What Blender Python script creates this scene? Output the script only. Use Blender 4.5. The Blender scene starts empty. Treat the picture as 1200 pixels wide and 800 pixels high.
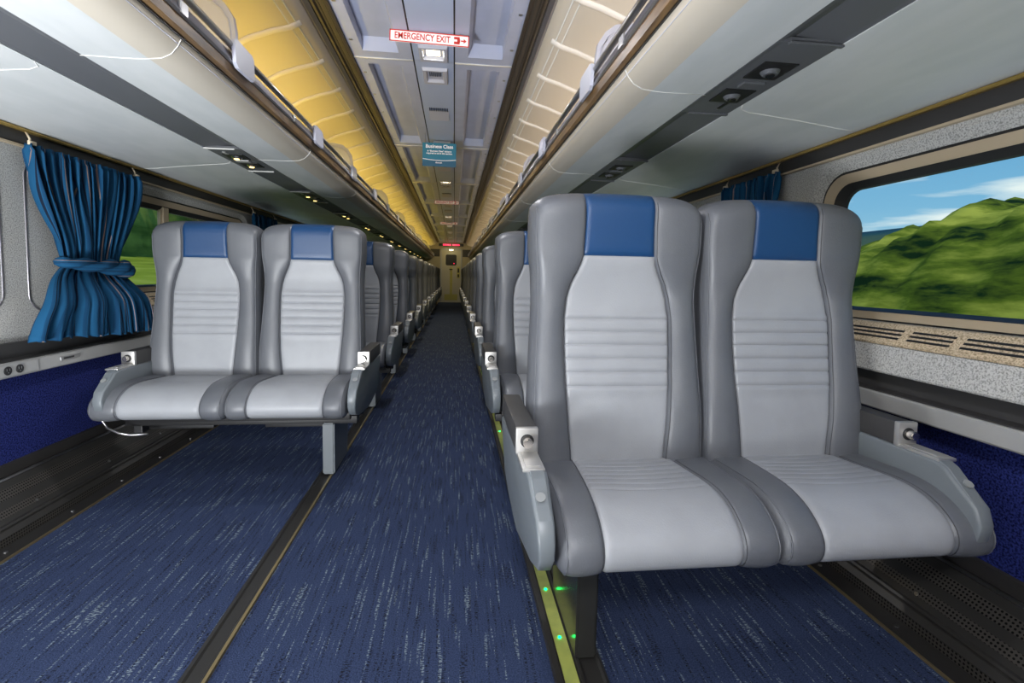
import bpy, bmesh, math, random
from mathutils import Vector
random.seed(7)
C = bpy.context.scene.collection
PI = math.pi
Y0, Y1 = -2.6, 18.8        # car interior from the end behind the camera to the far bulkhead

# ------------------------------------------------------------------ materials
def mat(name, col, rough=.5, metal=0., spec=.5, bump=None, var=None, emit=None, coat=0.):
    m = bpy.data.materials.new(name); m.use_nodes = True
    nt = m.node_tree; b = nt.nodes['Principled BSDF']
    b.inputs['Base Color'].default_value = (*col, 1)
    b.inputs['Roughness'].default_value = rough
    b.inputs['Metallic'].default_value = metal
    b.inputs['Specular IOR Level'].default_value = spec
    b.inputs['Coat Weight'].default_value = coat
    if emit:
        b.inputs['Emission Color'].default_value = (*emit[0], 1); b.inputs['Emission Strength'].default_value = emit[1]
    tc = nt.nodes.new('ShaderNodeTexCoord')
    if var:      # (scale, dark colour, lo, hi[, stretch])
        mp = nt.nodes.new('ShaderNodeMapping'); mp.inputs['Scale'].default_value = var[4] if len(var) > 4 else (1, 1, 1)
        n = nt.nodes.new('ShaderNodeTexNoise'); n.inputs['Scale'].default_value = var[0]; n.inputs['Detail'].default_value = 3
        r = nt.nodes.new('ShaderNodeValToRGB'); r.color_ramp.elements[0].position = var[2]; r.color_ramp.elements[1].position = var[3]
        r.color_ramp.elements[0].color = (*var[1], 1); r.color_ramp.elements[1].color = (*col, 1)
        nt.links.new(tc.outputs['Object'], mp.inputs[0]); nt.links.new(mp.outputs[0], n.inputs['Vector'])
        nt.links.new(n.outputs['Fac'], r.inputs[0]); nt.links.new(r.outputs[0], b.inputs['Base Color'])
    if bump:     # (scale, strength, distance)
        n = nt.nodes.new('ShaderNodeTexNoise'); n.inputs['Scale'].default_value = bump[0]; n.inputs['Detail'].default_value = 4
        bp = nt.nodes.new('ShaderNodeBump'); bp.inputs['Strength'].default_value = bump[1]; bp.inputs['Distance'].default_value = bump[2]
        nt.links.new(tc.outputs['Object'], n.inputs['Vector']); nt.links.new(n.outputs['Fac'], bp.inputs['Height'])
        nt.links.new(bp.outputs[0], b.inputs['Normal'])
    return m

M = {}
M['leather'] = mat('grey_leather', (.104, .110, .122), .42, bump=(260, .25, .002), var=(9, (.095, .101, .114), .4, .6))
M['panel'] = mat('light_grey_leather', (.28, .29, .308), .45, bump=(260, .25, .002), var=(9, (.262, .271, .288), .4, .6))
M['blue'] = mat('blue_leather', (.006, .042, .125), .42, bump=(260, .25, .002))
M['shell'] = mat('seat_shell_plastic', (.12, .13, .14), .45)
M['arm'] = mat('armrest_grey_paint', (.135, .152, .165), .38, bump=(180, .1, .001))
M['armdark'] = mat('armrest_pad', (.035, .034, .034), .55, bump=(300, .3, .001))
M['chrome'] = mat('brushed_steel', (.62, .59, .55), .24, 1.)
M['steel'] = mat('dull_steel', (.38, .38, .38), .35, 1.)
M['brass'] = mat('worn_brass_edge', (.42, .33, .17), .4, .9)
M['alu'] = mat('satin_aluminium', (.40, .40, .39), .38, .25, bump=(120, .05, .001))
M['black'] = mat('black_frame', (.012, .012, .013), .45)
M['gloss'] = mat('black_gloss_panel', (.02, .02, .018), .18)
M['badge'] = mat('grey_badge', (.22, .23, .23), .4)
M['plate'] = mat('pale_satin_steel', (.56, .55, .53), .42, .85)
M['thread'] = mat('dark_grey_thread', (.035, .036, .042), .6)
M['rubber'] = mat('black_rubber', (.012, .012, .012), .6)
M['dark'] = mat('dark_channel', (.095, .10, .11), .5)
M['lamppanel'] = mat('rack_underside_panel', (.56, .58, .585), .5, var=(14, (.52, .545, .55), .4, .6, (1, .25, 1)))
M['nose'] = mat('rack_nose_cream', (.55, .5, .42), .45)
M['seam'] = mat('panel_seam', (.62, .62, .60), .5)
M['wood'] = mat('wood_veneer_trim', (.21, .125, .05), .4, var=(18, (.10, .062, .035), .35, .65, (3, .35, 3)))
M['rail'] = mat('rack_rail_metal', (.33, .32, .35), .35, .8)
M['white'] = mat('white_plastic', (.43, .44, .52), .4)
M['cove'] = mat('cove_panel', (.60, .55, .48), .5)
M['coverib'] = mat('cove_rib', (.72, .68, .63), .45)
M['ceil'] = mat('ceiling_panel', (.42, .46, .62), .45, var=(6, (.39, .43, .58), .4, .6))
M['ceilcentre'] = mat('ceiling_centre_panel', (.40, .47, .66), .45)
M['track'] = mat('ceiling_track', (.05, .04, .032), .5, .2)
M['speckle'] = mat('speckled_wall_laminate', (.52, .52, .50), .6, var=(210, (.24, .24, .23), .36, .56), bump=(210, .2, .001))
M['ledge'] = mat('speckled_ledge_tan', (.62, .50, .34), .6, var=(210, (.28, .21, .12), .36, .56))
M['wallcarpet'] = mat('navy_wall_carpet', (.022, .032, .16), .95, spec=.1, var=(170, (.004, .006, .04), .38, .6), bump=(170, .8, .004))
M['heater'] = mat('dark_heater_metal', (.045, .043, .04), .42, .5)
M['kick'] = mat('dark_kick_strip', (.03, .028, .026), .5, .2)
M['trimdark'] = mat('dark_curtain_channel', (.035, .034, .034), .55)
M['gold'] = mat('gold_channel_edge', (.55, .38, .11), .35, .8)
M['tan'] = mat('window_frame_tan', (.44, .36, .25), .5)
M['red'] = mat('sign_red', (.6, .03, .02), .5)
M['signwhite'] = mat('sign_white', (.85, .8, .78), .5, emit=((1, .85, .8), .15))
M['teal'] = mat('sign_teal', (.01, .17, .27), .5)
M['teal2'] = mat('sign_teal_dark', (.005, .09, .17), .5)
M['lampglow'] = mat('lit_reading_lamp', (1, .8, .5), .3, emit=((1, .66, .2), 3.5))
M['lampoff'] = mat('unlit_reading_lamp', (.02, .02, .02), .2)
M['ceilglow'] = mat('lit_ceiling_diffuser', (1, .9, .7), .3, emit=((1, .85, .55), 5))
M['led'] = mat('green_led', (.0, .6, .1), .3, emit=((.0, 1., .12), 14))
M['redled'] = mat('red_led_display', (.5, 0, .03), .3, emit=((1, .02, .08), 2.2))
M['doorsteel'] = mat('door_brushed_panel', (.5, .46, .33), .4, .3)
M['beige'] = mat('bulkhead_beige', (.42, .36, .24), .5)
M['yellowlabel'] = mat('yellow_notice', (.5, .45, .12), .5)
M['strip'] = mat('yellow_green_floor_strip', (.38, .42, .10), .5, var=(25, (.3, .34, .09), .3, .6))
M['curtainrail'] = mat('curtain_clip', (.65, .55, .4), .5)

def nodes_of(m): return m.node_tree, m.node_tree.nodes['Principled BSDF']
# floor carpet: navy pile crossed by broken pale and black yarn streaks running along the car
m = mat('navy_streaked_carpet', (.03, .05, .15), .95, spec=.12); M['carpet'] = m
nt, b = nodes_of(m); N = nt.nodes.new; Lk = nt.links.new
tc = N('ShaderNodeTexCoord')
def noise(vec_scale, scale, detail=2, rough=.5):
    mp = N('ShaderNodeMapping'); mp.inputs['Scale'].default_value = vec_scale
    n = N('ShaderNodeTexNoise'); n.inputs['Scale'].default_value = scale; n.inputs['Detail'].default_value = detail; n.inputs['Roughness'].default_value = rough
    Lk(tc.outputs['Object'], mp.inputs[0]); Lk(mp.outputs[0], n.inputs['Vector']); return n.outputs['Fac']
def ramp(src, a, c, ca=(0, 0, 0), cb=(1, 1, 1)):
    r = N('ShaderNodeValToRGB'); r.color_ramp.elements[0].position = a; r.color_ramp.elements[1].position = c
    r.color_ramp.elements[0].color = (*ca, 1); r.color_ramp.elements[1].color = (*cb, 1); Lk(src, r.inputs[0]); return r.outputs[0]
def mix(f, a, c2):
    x = N('ShaderNodeMix'); x.data_type = 'RGBA'; Lk(f, x.inputs[0])
    for s, v in ((6, a), (7, c2)):
        if isinstance(v, tuple): x.inputs[s].default_value = (*v, 1)
        else: Lk(v, x.inputs[s])
    return x.outputs[2]
def mul(a, c2):
    x = N('ShaderNodeMath'); x.operation = 'MULTIPLY'; Lk(a, x.inputs[0]); Lk(c2, x.inputs[1]); return x.outputs[0]
pile = ramp(noise((1, 1, 1), 260, 2), .3, .7, (.015, .024, .060), (.042, .060, .122))
line = ramp(noise((1, .045, 1), 95, 1), .60, .64)
grain = ramp(noise((.4, 1, 1), 230, 1), .50, .58)
line2 = ramp(noise((1, .05, 1), 105, 1, .4), .56, .60)
grain2 = ramp(noise((.4, 1, 1), 290, 1), .5, .6)
col = mix(mul(line, grain), pile, (.17, .21, .24))
col = mix(mul(line2, grain2), col, (.008, .008, .014))
Lk(col, b.inputs['Base Color'])
bp = N('ShaderNodeBump'); bp.inputs['Strength'].default_value = .6; bp.inputs['Distance'].default_value = .003
Lk(noise((1, 1, 1), 240, 2), bp.inputs['Height']); Lk(bp.outputs[0], b.inputs['Normal'])

# perforated metal: rows of small round holes
m = mat('perforated_heater_metal', (.05, .047, .043), .4, .6); M['perf'] = m
nt, b = nodes_of(m); N = nt.nodes.new; Lk = nt.links.new; tc = N('ShaderNodeTexCoord')
mp = N('ShaderNodeMapping'); mp.inputs['Scale'].default_value = (95, 95, 95); Lk(tc.outputs['UV'], mp.inputs[0])
vo = N('ShaderNodeTexVoronoi'); vo.inputs['Scale'].default_value = 1; vo.inputs['Randomness'].default_value = 0; vo.voronoi_dimensions = '2D'
Lk(mp.outputs[0], vo.inputs['Vector'])
r = N('ShaderNodeValToRGB'); r.color_ramp.elements[0].position = .25; r.color_ramp.elements[1].position = .34
r.color_ramp.elements[0].color = (.001, .001, .001, 1); r.color_ramp.elements[1].color = (.095, .088, .078, 1)
Lk(vo.outputs['Distance'], r.inputs[0]); Lk(r.outputs[0], b.inputs['Base Color'])

# curtain cloth: blue weave with thin tan stripes and black pinstripes (UV.x runs across the cloth)
m = mat('striped_blue_curtain_cloth', (.01, .07, .17), .85, spec=.2); M['cloth'] = m
nt, b = nodes_of(m); N = nt.nodes.new; Lk = nt.links.new; tc = N('ShaderNodeTexCoord')
sp = N('ShaderNodeSeparateXYZ'); Lk(tc.outputs['UV'], sp.inputs[0])
def stripe(freq, off, width):
    a = N('ShaderNodeMath'); a.operation = 'MULTIPLY_ADD'; a.inputs[1].default_value = freq; a.inputs[2].default_value = off; Lk(sp.outputs[0], a.inputs[0])
    c_ = N('ShaderNodeMath'); c_.operation = 'FRACT'; Lk(a.outputs[0], c_.inputs[0])
    d = N('ShaderNodeMath'); d.operation = 'LESS_THAN'; d.inputs[1].default_value = width; Lk(c_.outputs[0], d.inputs[0]); return d.outputs[0]
col = mix(stripe(40, .1, .3), (.007, .066, .15), (.005, .045, .11))
col = mix(stripe(20, .35, .07), col, (.004, .012, .03))
col = mix(stripe(10, .55, .035), col, (.26, .19, .17))
Lk(col, b.inputs['Base Color'])
n = N('ShaderNodeTexNoise'); n.inputs['Scale'].default_value = 300; Lk(tc.outputs['Object'], n.inputs['Vector'])
bp = N('ShaderNodeBump'); bp.inputs['Strength'].default_value = .4; bp.inputs['Distance'].default_value = .001
Lk(n.outputs['Fac'], bp.inputs['Height']); Lk(bp.outputs[0], b.inputs['Normal'])

# window glass
m = bpy.data.materials.new('window_glass'); m.use_nodes = True; M['glass'] = m
nt = m.node_tree; nt.nodes.remove(nt.nodes['Principled BSDF']); out = nt.nodes['Material Output']
t = nt.nodes.new('ShaderNodeBsdfTransparent'); t.inputs[0].default_value = (.93, .96, .96, 1)
g = nt.nodes.new('ShaderNodeBsdfGlossy'); g.inputs['Roughness'].default_value = .02
fr = nt.nodes.new('ShaderNodeFresnel'); fr.inputs[0].default_value = 1.07
ms = nt.nodes.new('ShaderNodeMixShader'); nt.links.new(fr.outputs[0], ms.inputs[0]); nt.links.new(t.outputs[0], ms.inputs[1]); nt.links.new(g.outputs[0], ms.inputs[2])
nt.links.new(ms.outputs[0], out.inputs[0])

# countryside materials, blurred lengthways like growth seen from the train
def foliage(name, c1, c2, c3, sc, st=(1, .22, 1), a=.34, z=.66):
    m = mat(name, c2, 1, spec=.02); nt, b = nodes_of(m); N = nt.nodes.new; Lk = nt.links.new; tc = N('ShaderNodeTexCoord')
    mp = N('ShaderNodeMapping'); mp.inputs['Scale'].default_value = st; Lk(tc.outputs['Object'], mp.inputs[0])
    n = N('ShaderNodeTexNoise'); n.inputs['Scale'].default_value = sc; n.inputs['Detail'].default_value = 8; n.inputs['Roughness'].default_value = .6; Lk(mp.outputs[0], n.inputs['Vector'])
    r = N('ShaderNodeValToRGB'); e = r.color_ramp.elements; e[0].position = a; e[0].color = (*c1, 1); e[1].position = z; e[1].color = (*c3, 1)
    k = e.new(.5); k.color = (*c2, 1); Lk(n.outputs['Fac'], r.inputs[0]); Lk(r.outputs[0], b.inputs['Base Color']); return m
M['trees'] = foliage('tree_foliage', (.010, .030, .010), (.14, .19, .02), (.46, .47, .07), .9, (1, .33, 1.3), .40, .62)
M['darktrees'] = foliage('dark_tree_foliage', (.015, .035, .01), (.10, .15, .03), (.26, .32, .07), .3)
M['grass'] = foliage('meadow_grass', (.14, .19, .02), (.25, .32, .03), (.38, .42, .08), .5)
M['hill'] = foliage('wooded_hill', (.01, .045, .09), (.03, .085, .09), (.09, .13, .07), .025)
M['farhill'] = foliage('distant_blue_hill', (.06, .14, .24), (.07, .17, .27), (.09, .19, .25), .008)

# ------------------------------------------------------------------ mesh helpers
def obj(name, bm, material, parent=None, smooth=False, recalc=True):
    if recalc: bmesh.ops.recalc_face_normals(bm, faces=bm.faces)
    me = bpy.data.meshes.new(name); bm.to_mesh(me); bm.free()
    for mm in (material if isinstance(material, (list, tuple)) else [material]): me.materials.append(mm)
    if smooth:
        me.polygons.foreach_set('use_smooth', [True]*len(me.polygons))
        if smooth != True: me.set_sharp_from_angle(angle=smooth)
    o = bpy.data.objects.new(name, me); C.objects.link(o)
    if parent: o.parent = parent
    return o
def tag(o, label=None, cat=None, group=None, kind=None):
    if label: o['label'] = label
    if cat: o['category'] = cat
    if group: o['group'] = group
    if kind: o['kind'] = kind
    return o
def thing(name, label, cat, loc=(0, 0, 0), group=None):
    o = bpy.data.objects.new(name, None); C.objects.link(o); o.location = loc; o.empty_display_size = .1
    return tag(o, label, cat, group)
def struct(name, bm, m, smooth=False, parent=None, recalc=True):
    o = obj(name, bm, m, parent, smooth, recalc)
    if not parent: o['kind'] = 'structure'
    return o
def box(bm, x0, x1, y0, y1, z0, z1, bev=0, mi=0, seg=2):
    x0, x1 = sorted((x0, x1)); y0, y1 = sorted((y0, y1)); z0, z1 = sorted((z0, z1))
    r = bmesh.ops.create_cube(bm, size=1); vs = r['verts']
    for v in vs: v.co = Vector(((x0+x1)/2+v.co.x*(x1-x0), (y0+y1)/2+v.co.y*(y1-y0), (z0+z1)/2+v.co.z*(z1-z0)))
    fs = set(f for v in vs for f in v.link_faces)
    for f in fs: f.material_index = mi
    if bev:
        es = list(set(e for v in vs for e in v.link_edges))
        bmesh.ops.bevel(bm, geom=es, offset=bev, segments=seg, affect='EDGES', profile=.6)
    return bm
def B(*a, **k): bm = bmesh.new(); return box(bm, *a, **k)
def tube(bm, pts, r, n=8, cap=True, mi=0, sc=(1, 1)):
    pts = [Vector(p) for p in pts]; rings = []
    for i, p in enumerate(pts):
        d = (pts[min(i+1, len(pts)-1)]-pts[max(i-1, 0)]).normalized()
        up = Vector((0, 0, 1)) if abs(d.z) < .9 else Vector((1, 0, 0))
        s = d.cross(up).normalized(); t_ = s.cross(d)
        rr = r[i] if isinstance(r, (list, tuple)) else r
        rings.append([bm.verts.new(p+s*rr*sc[0]*math.cos(2*PI*k/n)+t_*rr*sc[1]*math.sin(2*PI*k/n)) for k in range(n)])
    for a, c in zip(rings, rings[1:]):
        for k in range(n): f = bm.faces.new((a[k], a[(k+1) % n], c[(k+1) % n], c[k])); f.material_index = mi
    if cap: bm.faces.new(rings[0]).material_index = mi; bm.faces.new(rings[-1][::-1]).material_index = mi
    return bm
def T(*a, **k): bm = bmesh.new(); return tube(bm, *a, **k)
def prism_x(bm, prof, x0, x1, mi=0):      # prof = [(y,z)...] polygon, extruded along x
    a = [bm.verts.new((x0, y, z)) for y, z in prof]; c = [bm.verts.new((x1, y, z)) for y, z in prof]
    n = len(prof)
    for k in range(n): bm.faces.new((a[k], a[(k+1) % n], c[(k+1) % n], c[k])).material_index = mi
    bm.faces.new(a).material_index = mi; bm.faces.new(c[::-1]).material_index = mi
    return bm
def prism_y(bm, prof, y0, y1, s=1, close=True, caps=True, mi=0):   # prof = [(x,z)...], extruded along y; s mirrors x
    a = [bm.verts.new((x*s, y0, z)) for x, z in prof]; c = [bm.verts.new((x*s, y1, z)) for x, z in prof]
    n = len(prof)
    for k in range(n if close else n-1): bm.faces.new((a[k], a[(k+1) % n], c[(k+1) % n], c[k])).material_index = mi
    if close and caps: bm.faces.new(a).material_index = mi; bm.faces.new(c[::-1]).material_index = mi
    return bm
def PY_(prof, y0, y1, s=1, **k): bm = bmesh.new(); return prism_y(bm, prof, y0, y1, s, **k)
def grid(bm, P, nu, nv, mi=0):            # P(i,j)->Vector
    V = [[bm.verts.new(P(i, j)) for j in range(nv)] for i in range(nu)]
    for i in range(nu-1):
        for j in range(nv-1): bm.faces.new((V[i][j], V[i+1][j], V[i+1][j+1], V[i][j+1])).material_index = mi
    return V
def disc(bm, c, r, axis, h, n=20, mi=0):  # short cylinder
    c = Vector(c); a = Vector(axis).normalized(); return tube(bm, [c, c+a*h], r, n, True, mi)
def children(o): return [c for c in bpy.data.objects if c.parent == o]
KIDS = {}
def dup(o, parent=None):
    if o.name not in KIDS: KIDS[o.name] = children(o)
    kids = KIDS[o.name]
    c = o.copy(); C.objects.link(c); c.parent = parent
    for k in kids: dup(k, c)
    return c
def sm(a, b_, x):
    t = max(0, min(1, (x-a)/(b_-a))); return t*t*(3-2*t)
def interp(tab, x):
    if x <= tab[0][0]: return tab[0][1]
    for (a, va), (c, vc) in zip(tab, tab[1:]):
        if x <= c: t = (x-a)/(c-a); t = t*t*(3-2*t)*.35+t*.65; return va+(vc-va)*t
    return tab[-1][1]

# ------------------------------------------------------------------ seats
ZB = .40
WT = [(.40, .260), (.475, .266), (.60, .265), (.75, .259), (.93, .251), (1.0, .253), (1.1, .262), (1.2, .262), (1.3, .260)]
PT = [(.40, .135), (.475, .139), (.60, .150), (.70, .157), (.80, .160), (.88, .160), (.94, .153), (.98, .141), (1.02, .122), (1.045, .112), (1.066, .107), (1.16, .104), (1.3, .106)]
STITCH = [.88, .842, .804, .764, .724, .684]
def ztop(x): return 1.256-.012*(abs(x)/.26)**2-.036*(abs(x)/.26)**9
def back_cols():
    P = [0, .25, .5, .72, .86, .94, .975, 1]            # panel, fraction of P
    Q = [0, .03, .07, .14, .24, .36, .48, .6, .7, .78, .84, .88, .92, .95, .975, .99, 1]  # bolster, fraction from P to W
    return P, Q
def back_rows():
    z = [.40, .44, .475, .51, .55, .6, .64, .66]
    for s in sorted(STITCH): z += [s-.014, s-.0045, s-.0018, s, s+.0018, s+.0045, s+.014]
    z += [.90, .92, .94, .96, .98, 1.0, 1.02, 1.04, 1.055, 1.062, 1.066, 1.07, 1.08, 1.10]
    return z, [0, .15, .3, .45, .57, .68, .77, .84, .9, .94, .97, .99, 1]
def rnd(d, r):
    if d >= r: return 1.
    t = 1-max(d, 0)/r; return math.sqrt(max(0, 1-t*t))
def yline(z): return (z-.475)*.125-.03*sm(1.0, 1.28, z)
def back_pt(x, z, front, panel):
    W = interp(WT, z); P = interp(PT, z); ax = abs(x)
    k = (rnd(W-ax, .026)*rnd(ztop(x)-z, .055))**.8
    if not front: return Vector((x, yline(z)+.05+.065*rnd(W-ax, .03)*rnd(ztop(x)-z, .05), z))
    f = .058
    t = (ax-P)/(W-P)
    if t > 0: f += .020*math.sin(PI*min(1, t**.9))**.7*(1-.5*sm(.98, 1.1, z))
    f += .028*sm(.94, 1.08, z)                                # padded head section
    f += .012*math.exp(-((z-.6)/.12)**2)                      # lumbar swell
    f -= .006*math.exp(-((ax-P)/.0035)**2)                    # sewn seam
    if ax < P:
        for s in STITCH: f -= .0045*math.exp(-((z-s)/.0022)**2)+.0015*math.exp(-((z-s)/.008)**2)
        if .66 < z < .9:
            f += .004
        f -= .006*math.exp(-((z-1.066)/.004)**2)
    return Vector((x, yline(z)+.05-f*k, z))
def make_backrest(parent, cx):
    P, Q = back_cols(); zr, top = back_rows()
    def zval(x, j):
        if j < len(zr): return zr[j]
        return 1.10+(ztop(x)-1.10)*top[j-len(zr)+1]
    nj = len(zr)+len(top)-1
    def xcol(side, frac, zone, z):
        p, w = interp(PT, z), interp(WT, z)
        return side*(p*frac if zone == 'p' else p+(w-p)*frac)
    bm = bmesh.new()
    for side in (-1, 1):
        def F(i, j):
            z = zval(side*.18, j); x = xcol(side, Q[i], 'q', z); z = zval(x, j); return back_pt(x, z, True, False)
        grid(bm, F, len(Q), nj)
    cols = [(-1, q) for q in Q[::-1]]+[(-1, None)]+[(1, q) for q in Q]
    def Bk(i, j):
        s, q = cols[i]; z = zval(.18, j); x = 0 if q is None else xcol(s, q, 'q', z); z = zval(x, j)
        v = back_pt(x, z, False, False)
        if (q == 1) or j == nj-1: v = back_pt(x, z, True, False)
        return v
    grid(bm, Bk, len(cols), nj)
    bmesh.ops.remove_doubles(bm, verts=bm.verts, dist=.0002)
    o = obj('backrest', bm, M['leather'], parent, True); o.location.x = cx
    pc = [-p for p in P[::-1]][:-1]+P
    j66 = zr.index(1.066)
    for nm, ja, jb, mt in (('back_panel', 0, j66, 'panel'), ('headrest_panel', j66, nj-1, 'blue')):
        bm = bmesh.new()
        def G(i, j):
            z = zval(.0, j+ja); x = xcol(1, pc[i], 'p', z); z = zval(x, j+ja); return back_pt(x, z, True, True)
        grid(bm, G, len(pc), jb-ja+1)
        if nm == 'headrest_panel':        # the blue leather runs over the top and a little way down behind
            def H(i, j):
                x = pc[i]*.106; z = ztop(x)-j*.02; v = back_pt(x, z, False, False); v.y += .0015
                if j == 0: v = back_pt(x, ztop(x), True, True)
                return v
            grid(bm, H, len(pc), 5)
            bmesh.ops.remove_doubles(bm, verts=bm.verts, dist=.0002)
        pnl = obj(nm, bm, M[mt], o, True)
        for p in pnl.data.polygons: pass
        if nm == 'back_panel': tag(pnl, 'light grey centre panel with six sewn lines')
        else: tag(pnl, 'blue leather headrest panel')
    for side in (-1, 1):      # twin needle seam beside the centre panel
        bm = bmesh.new(); pts = []
        for z in [.425+.02*i for i in range(41)]:
            x = interp(PT, z)+.0055; v = back_pt(side*x, min(z, ztop(x)-.012), True, False); v.y -= .0002; pts.append(v)
        tube(bm, pts, .0011, 5); obj('stitching', bm, M['thread'], o, True)
    # piping along the outer edge of each bolster
    for side in (-1, 1):
        bm = bmesh.new(); pts = []
        for z in [.42+.03*i for i in range(27)]:
            w = interp(WT, z)-.0135; v = back_pt(side*w, min(z, ztop(w)-.012), True, False); v.y -= .0008; pts.append(v)
        tube(bm, pts, .0022, 6)
        obj('piping', bm, M['leather'], o, True)
    return o
CUSH = [(.07, .466), (.0, .470), (-.06, .473), (-.12, .476), (-.18, .479), (-.23, .479), (-.27, .474), (-.305, .464), (-.335, .449), (-.363, .427), (-.379, .400), (-.380, .372), (-.366, .348), (-.335, .334), (-.27, .329), (-.15, .328), (.07, .328)]
def cushion_path():
    out = []
    P = CUSH; n = len(P)
    for i in range(n-1):
        K = 18 if i < 6 else 4
        p0, p1, p2, p3 = P[max(i-1, 0)], P[i], P[i+1], P[min(i+2, n-1)]
        for k in range(K):
            t = k/K
            out.append(tuple(.5*((2*p1[a])+(-p0[a]+p2[a])*t+(2*p0[a]-5*p1[a]+4*p2[a]-p3[a])*t*t+(-p0[a]+3*p1[a]-3*p2[a]+p3[a])*t**3) for a in (0, 1)))
    out.append(P[-1]); return out
CP = cushion_path()
def cushion_pt0(ax, s, j, P, W):
    y, z = CP[j]; a, b_ = CP[max(j-1, 0)], CP[min(j+1, len(CP)-1)]
    ty, tz = b_[0]-a[0], b_[1]-a[1]; l = math.hypot(ty, tz) or 1; ny, nz = tz/l, -ty/l   # outward
    top = 1 if nz > 0 else 0
    ins = .026*(1-rnd(W-ax, .028))
    t = (ax-P)/(W-P); f = 0
    if t > 0: f += .006*math.sin(PI*min(1, t))
    f -= .005*math.exp(-((ax-P)/.0045)**2)
    if ax < P and nz > .5:
        for q in range(7):
            yy = -.030-.032*q-.016*(1-(ax/P)**2)
            f -= .0030*math.exp(-((y-yy)/.0022)**2)
    d = -ins+f
    return Vector((s*ax, y+ny*d, z+nz*d))
def make_cushion(parent, cx, flare=0):
    W = .263
    def cushion_pt(ax, s, j, P, W, _f=cushion_pt0):
        v = _f(ax, s, j, P, W)
        if flare*v.x > 0: v.x *= 1+.13*sm(-.02, -.34, v.y)*(abs(v.x)/W)
        return v
    def Pw(j):
        y, z = CP[j]; return .148+.014*sm(0, -.3, y) if z > .4 else .162
    P, Q = back_cols(); n = len(CP)
    bm = bmesh.new()
    for s in (-1, 1):
        V = grid(bm, lambda i, j: cushion_pt(Pw(j)+(W-Pw(j))*Q[i], s, j, Pw(j), W), len(Q), n)
        bm.faces.new(V[-1])
    def core(i, j):
        v = cushion_pt(abs(pc[i])*Pw(j), 1 if pc[i] >= 0 else -1, j, Pw(j), W)
        if abs(pc[i]) < 1: v.z -= .006 if CP[j][1] > .4 else -.006; v.y += .006 if CP[j][0] < -.33 else 0
        return v
    pc = [-p for p in P[::-1]][:-1]+P
    grid(bm, core, len(pc), n); bmesh.ops.remove_doubles(bm, verts=bm.verts, dist=.0002)
    o = obj('seat_cushion', bm, M['leather'], parent, math.radians(50)); o.location.x = cx
    pc = [-p for p in P[::-1]][:-1]+P
    # dense rows for the curved stitching
    bm = bmesh.new(); grid(bm, lambda i, j: cushion_pt(abs(pc[i])*Pw(j), 1 if pc[i] >= 0 else -1, j, Pw(j), W), len(pc), n)
    tag(obj('cushion_panel', bm, M['panel'], o, True), 'light grey centre panel with curved stitching')
    for s in (-1, 1):
        bm = bmesh.new(); tube(bm, [cushion_pt(Pw(j)+.0055, s, j, Pw(j), W) for j in range(0, n-8, 2)], .0012, 5)
        obj('stitching', bm, M['thread'], o, True)
    for s in (-1, 1):
        bm = bmesh.new(); tube(bm, [cushion_pt(W-.016, s, j, Pw(j), W) for j in range(0, n-8, 2)], .0024, 6)
        obj('piping', bm, M['leather'], o, True)
    return o
def make_arm(parent, x, s):
    # s=+1: outward is -x (aisle side of a right hand seat); body 6.4 cm wide
    w = .032; xi, xo = x+s*w, x-s*w
    prof = [(.20, .545), (.20, .36), (.05, .335), (-.12, .325), (-.28, .33), (-.355, .352), (-.388, .39), (-.395, .43), (-.38, .468), (-.295, .537), (-.275, .545)]
    bm = bmesh.new(); prism_x(bm, prof, xi, xo)
    bmesh.ops.bevel(bm, geom=[e for e in bm.edges if abs(e.verts[0].co.x-e.verts[1].co.x) < 1e-5], offset=.009, segments=3, affect='EDGES', profile=.5)
    def taper(bm):
        for v in bm.verts:
            k = (1-.34*sm(-.12, -.38, v.co.y))*(1-.22*sm(.48, .34, v.co.z)); v.co.x = xi+(v.co.x-xi)*k
    taper(bm)
    o = obj('armrest', bm, M['arm'], parent, math.radians(35))
    # inner raised facet running down the front
    bm = bmesh.new()
    prism_x(bm, [(-.272, .549), (-.30, .5385), (-.375, .472), (-.365, .462), (-.29, .52)], x+s*.022, x-s*.022)
    bmesh.ops.bevel(bm, geom=list(bm.edges), offset=.002, segments=1, affect='EDGES')
    taper(bm)
    obj('front_plate', bm, M['arm'], o, math.radians(35))
    bm = B(x-.028, x+.028, -.145, .22, .546, .612, bev=.006); obj('armrest_pad', bm, M['armdark'], o, math.radians(35))
    bm = B(x-.029, x+.029, -.158, -.140, .544, .613, bev=.004); obj('button_plate', bm, M['plate'], o, math.radians(35))
    bm = bmesh.new(); disc(bm, (x, -.157, .58), .0175, (0, -1, 0), .003); obj('button_ring', bm, M['black'], o)
    bm = bmesh.new(); disc(bm, (x, -.16, .58), .0125, (0, -1, 0), .022)
    bmesh.ops.bevel(bm, geom=[e for e in bm.edges if all(v.co.y < -.181 for v in e.verts)], offset=.002, segments=2, affect='EDGES')
    obj('recline_button', bm, M['chrome'], o, math.radians(35))
    bm = B(x-.027, x+.027, -.275, -.156, .543, .552, bev=.003); box(bm, x-.018, x+.018, -.262, -.172, .551, .555, bev=.0015)
    obj('cap_plate', bm, M['plate'], o, math.radians(35))
    bm = bmesh.new(); nrm = Vector((0, -.58, .81)).normalized(); disc(bm, Vector((x+s*.006, -.335, .5095)), .0115, nrm, .0035); obj('round_badge', bm, M['badge'], o, math.radians(35))
    return o
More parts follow.
